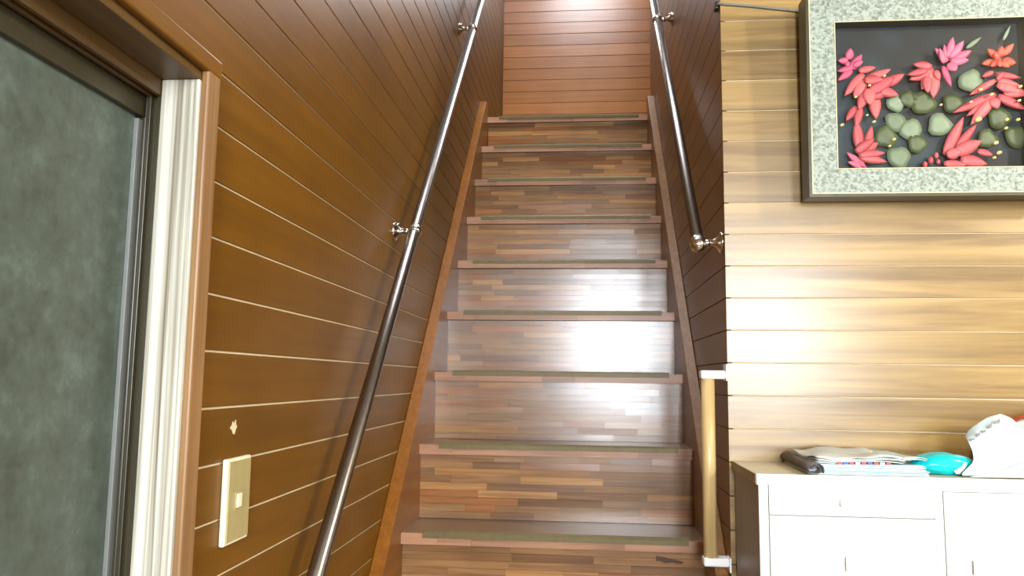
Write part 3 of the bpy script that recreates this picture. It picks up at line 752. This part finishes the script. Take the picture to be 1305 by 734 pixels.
def film(name, rows, thick=.0012, mat='bag', parent=bag, seedv=0, amp=.004):
    """crumpled sheet lofted through rows of points"""
    bm = bmesh.new(); V = []
    for a, row in enumerate(rows):
        V.append([])
        for b, p in enumerate(row):
            n = noise.noise(Vector((a*.9+seedv, b*.7, seedv)))
            V[-1].append(bm.verts.new(Vector(p) - BO + Vector((0, amp*n, amp*.5*abs(n)))))
    for a in range(len(V)-1):
        for b in range(len(V[0])-1): bm.faces.new((V[a][b], V[a][b+1], V[a+1][b+1], V[a+1][b]))
    o = link(name, bm, mat, parent, True)
    md = o.modifiers.new('thickness', 'SOLIDIFY'); md.thickness = thick; md.offset = 0
    sb = o.modifiers.new('smooth', 'SUBSURF'); sb.levels = 1; sb.render_levels = 1
    return o
HY = 1.745
top = [(1229, 556), (1237, 545), (1252, 535), (1267, 529), (1275, 527), (1290, 533)]
mid = [(1233, 563), (1246, 552), (1260, 545), (1271, 539), (1282, 538), (1298, 541)]
low = [(1239, 575), (1252, 570), (1264, 564), (1277, 558), (1290, 552), (1304, 548)]
bot = [(1252, 592), (1262, 588), (1272, 586), (1284, 584), (1295, 582), (1306, 580)]
bt2 = [(1222, 606), (1238, 605), (1254, 605), (1272, 604), (1290, 604), (1306, 604)]
bot = [(1240, 590), (1252, 588), (1265, 586), (1279, 584), (1292, 582), (1306, 580)]
raw = [[on_y(x, y, HY+o_) for x, y in L_] for L_, o_ in ((top, .035), (mid, .012), (low, .0), (bot, -.012), (bt2, -.026))]
for p in raw[-1]: p.z = CZ + .0015
def dense(r):                                              # twice as many points both ways, so that creases fit in
    r = [[q for a, b in zip(L_, L_[1:]) for q in (a, (a+b)/2)] + [L_[-1]] for L_ in r]
    return [q for A_, B_ in zip(r, r[1:]) for q in (A_, [(a+b)/2 for a, b in zip(A_, B_)])] + [r[-1]]
rows = dense(raw)
hd = film('front_fold', rows, seedv=2.0, amp=.007)
for (x, y, w, h) in ((1240, 560, 5, 2), (1247, 554, 4, 4), (1254, 550, 5, 3), (1262, 543, 4, 5), (1269, 538, 5, 3), (1273, 537, 3, 5)):
    q = [on_y(x+a, y+b, HY+.001) - BO for a, b in ((-w/2, h/2+1), (w/2, h/2-1), (w/2, -h/2-1), (-w/2, -h/2+1))]
    bm = bmesh.new(); f0 = [bm.verts.new(p) for p in q]; f1 = [bm.verts.new(p + Vector((0, .0006, 0))) for p in q]
    bm.faces.new(f0); bm.faces.new(f1[::-1])
    for k in range(4): bm.faces.new((f0[k], f0[(k+1) % 4], f1[(k+1) % 4], f1[k]))
    link('printed_mark', bm, 'print_grey', hd)
fr_ = [[(x, 1.7035, CZ+.0018) for x in (.775, .80, .835, .87, .94, 1.0, 1.06)],
       [(x, 1.711, CZ+z) for x, z in ((.785, .003), (.808, .006), (.838, .012), (.88, .018), (.94, .020), (1.0, .02), (1.06, .02))],
       [(x, 1.722, CZ+z) for x, z in ((.852, .008), (.862, .014), (.872, .024), (.89, .034), (.94, .035), (1.0, .04), (1.06, .04))]]
film('bag_skirt', fr_, seedv=7.0, amp=.002)
tag(blob('red_box', 'red_thing', (1.035, 1.905, CZ+.0006), (.072, .02, .075), 1.0, .0, 1.0, sub=3,
    warp=lambda c: Vector((math.copysign(min(1, abs(c.x)*1.35), c.x), math.copysign(min(1, abs(c.y)*1.35), c.y), math.copysign(min(1, abs(c.z)*1.35), c.z)*(1+.3*c.x)))),
    'brick red packet half hidden behind the white plastic bag', 'packet')
# knotted clear wrap across the turquoise packet, its white highlights made solid
bm = bmesh.new()
prism(bm, [(-.006, 0), (.004, -.001), (.012, .010), (.018, .022), (.012, .024), (.006, .016), (.0, .012), (-.010, .006)], 'y', 0, .0015)
kn = link('wrap_highlight', bm, 'bag', tq, bevel=.0005); kn.location = (.012, -.0415, .004)

# ------------------------------------------------------------------ ceiling lamp of the room
LX, LY = 2.02, .66
lp = empty('ceiling_lamp', (LX, LY, CEIL_Z)); tag(lp, 'round white ceiling lamp in the room below the stairs', 'ceiling lamp')
bm = bmesh.new(); lathe(bm, (0, 0, -.0002), (0, 0, -1), [(0, .17), (.018, .17), (.030, .15), (.032, 0)], 40); link('ceiling_plate', bm, 'white_paint', lp, True)
bm = bmesh.new(); lathe(bm, (0, 0, -.031), (0, 0, -1), [(0, .02), (.03, .02)], 20); link('lamp_holder', bm, 'white_paint', lp, True)
pl = bpy.data.lights.new('lamp_bulb', 'POINT'); pl.energy = 280; pl.shadow_soft_size = .07; pl.color = (1.0, .97, .90)
po = bpy.data.objects.new('lamp_bulb', pl); COL.objects.link(po); po.parent = lp; po.location = (0, 0, -.14)

# ------------------------------------------------------------------ windows (behind and beside the viewer, skylight, landing)
def window(name, axis, a0, a1, z0, z1, pos, mull):
    w = struct(empty(name, (0, 0, 0)))
    def b(nm, mat, p0, p1, q0, q1, t0, t1):
        if axis == 'y': return box(nm, mat, w, p0, p1, pos+t0, pos+t1, q0, q1)
        if axis == 'x': return box(nm, mat, w, pos+t0, pos+t1, p0, p1, q0, q1)
        return box(nm, mat, w, p0, p1, q0, q1, pos+t0, pos+t1)
    f = .03
    b('window_frame', 'exterior', a0, a0+f, z0, z1, -.015, .015); b('window_frame', 'exterior', a1-f, a1, z0, z1, -.015, .015)
    b('window_frame', 'exterior', a0+f, a1-f, z0, z0+f, -.015, .015); b('window_frame', 'exterior', a0+f, a1-f, z1-f, z1, -.015, .015)
    for k in range(mull):
        x = a0+(a1-a0)*(k+1)/(mull+1); b('mullion', 'exterior', x-.02, x+.02, z0+f, z1-f, -.014, .014)
window('window_1', 'y', RX0, RX1, RZ0, RZ1, REAR_Y+.016, 0)
window('window_4', 'y', QX0, QX1, QZ0, QZ1, REAR_Y+.016, 0)
window('window_2', 'y', LWX0, LWX1, LWZ0, LWZ1, YB-.016, 0)
window('window_3', 'z', SKX0, SKX1, SKY0, SKY1, UP_Z-.016, 0)
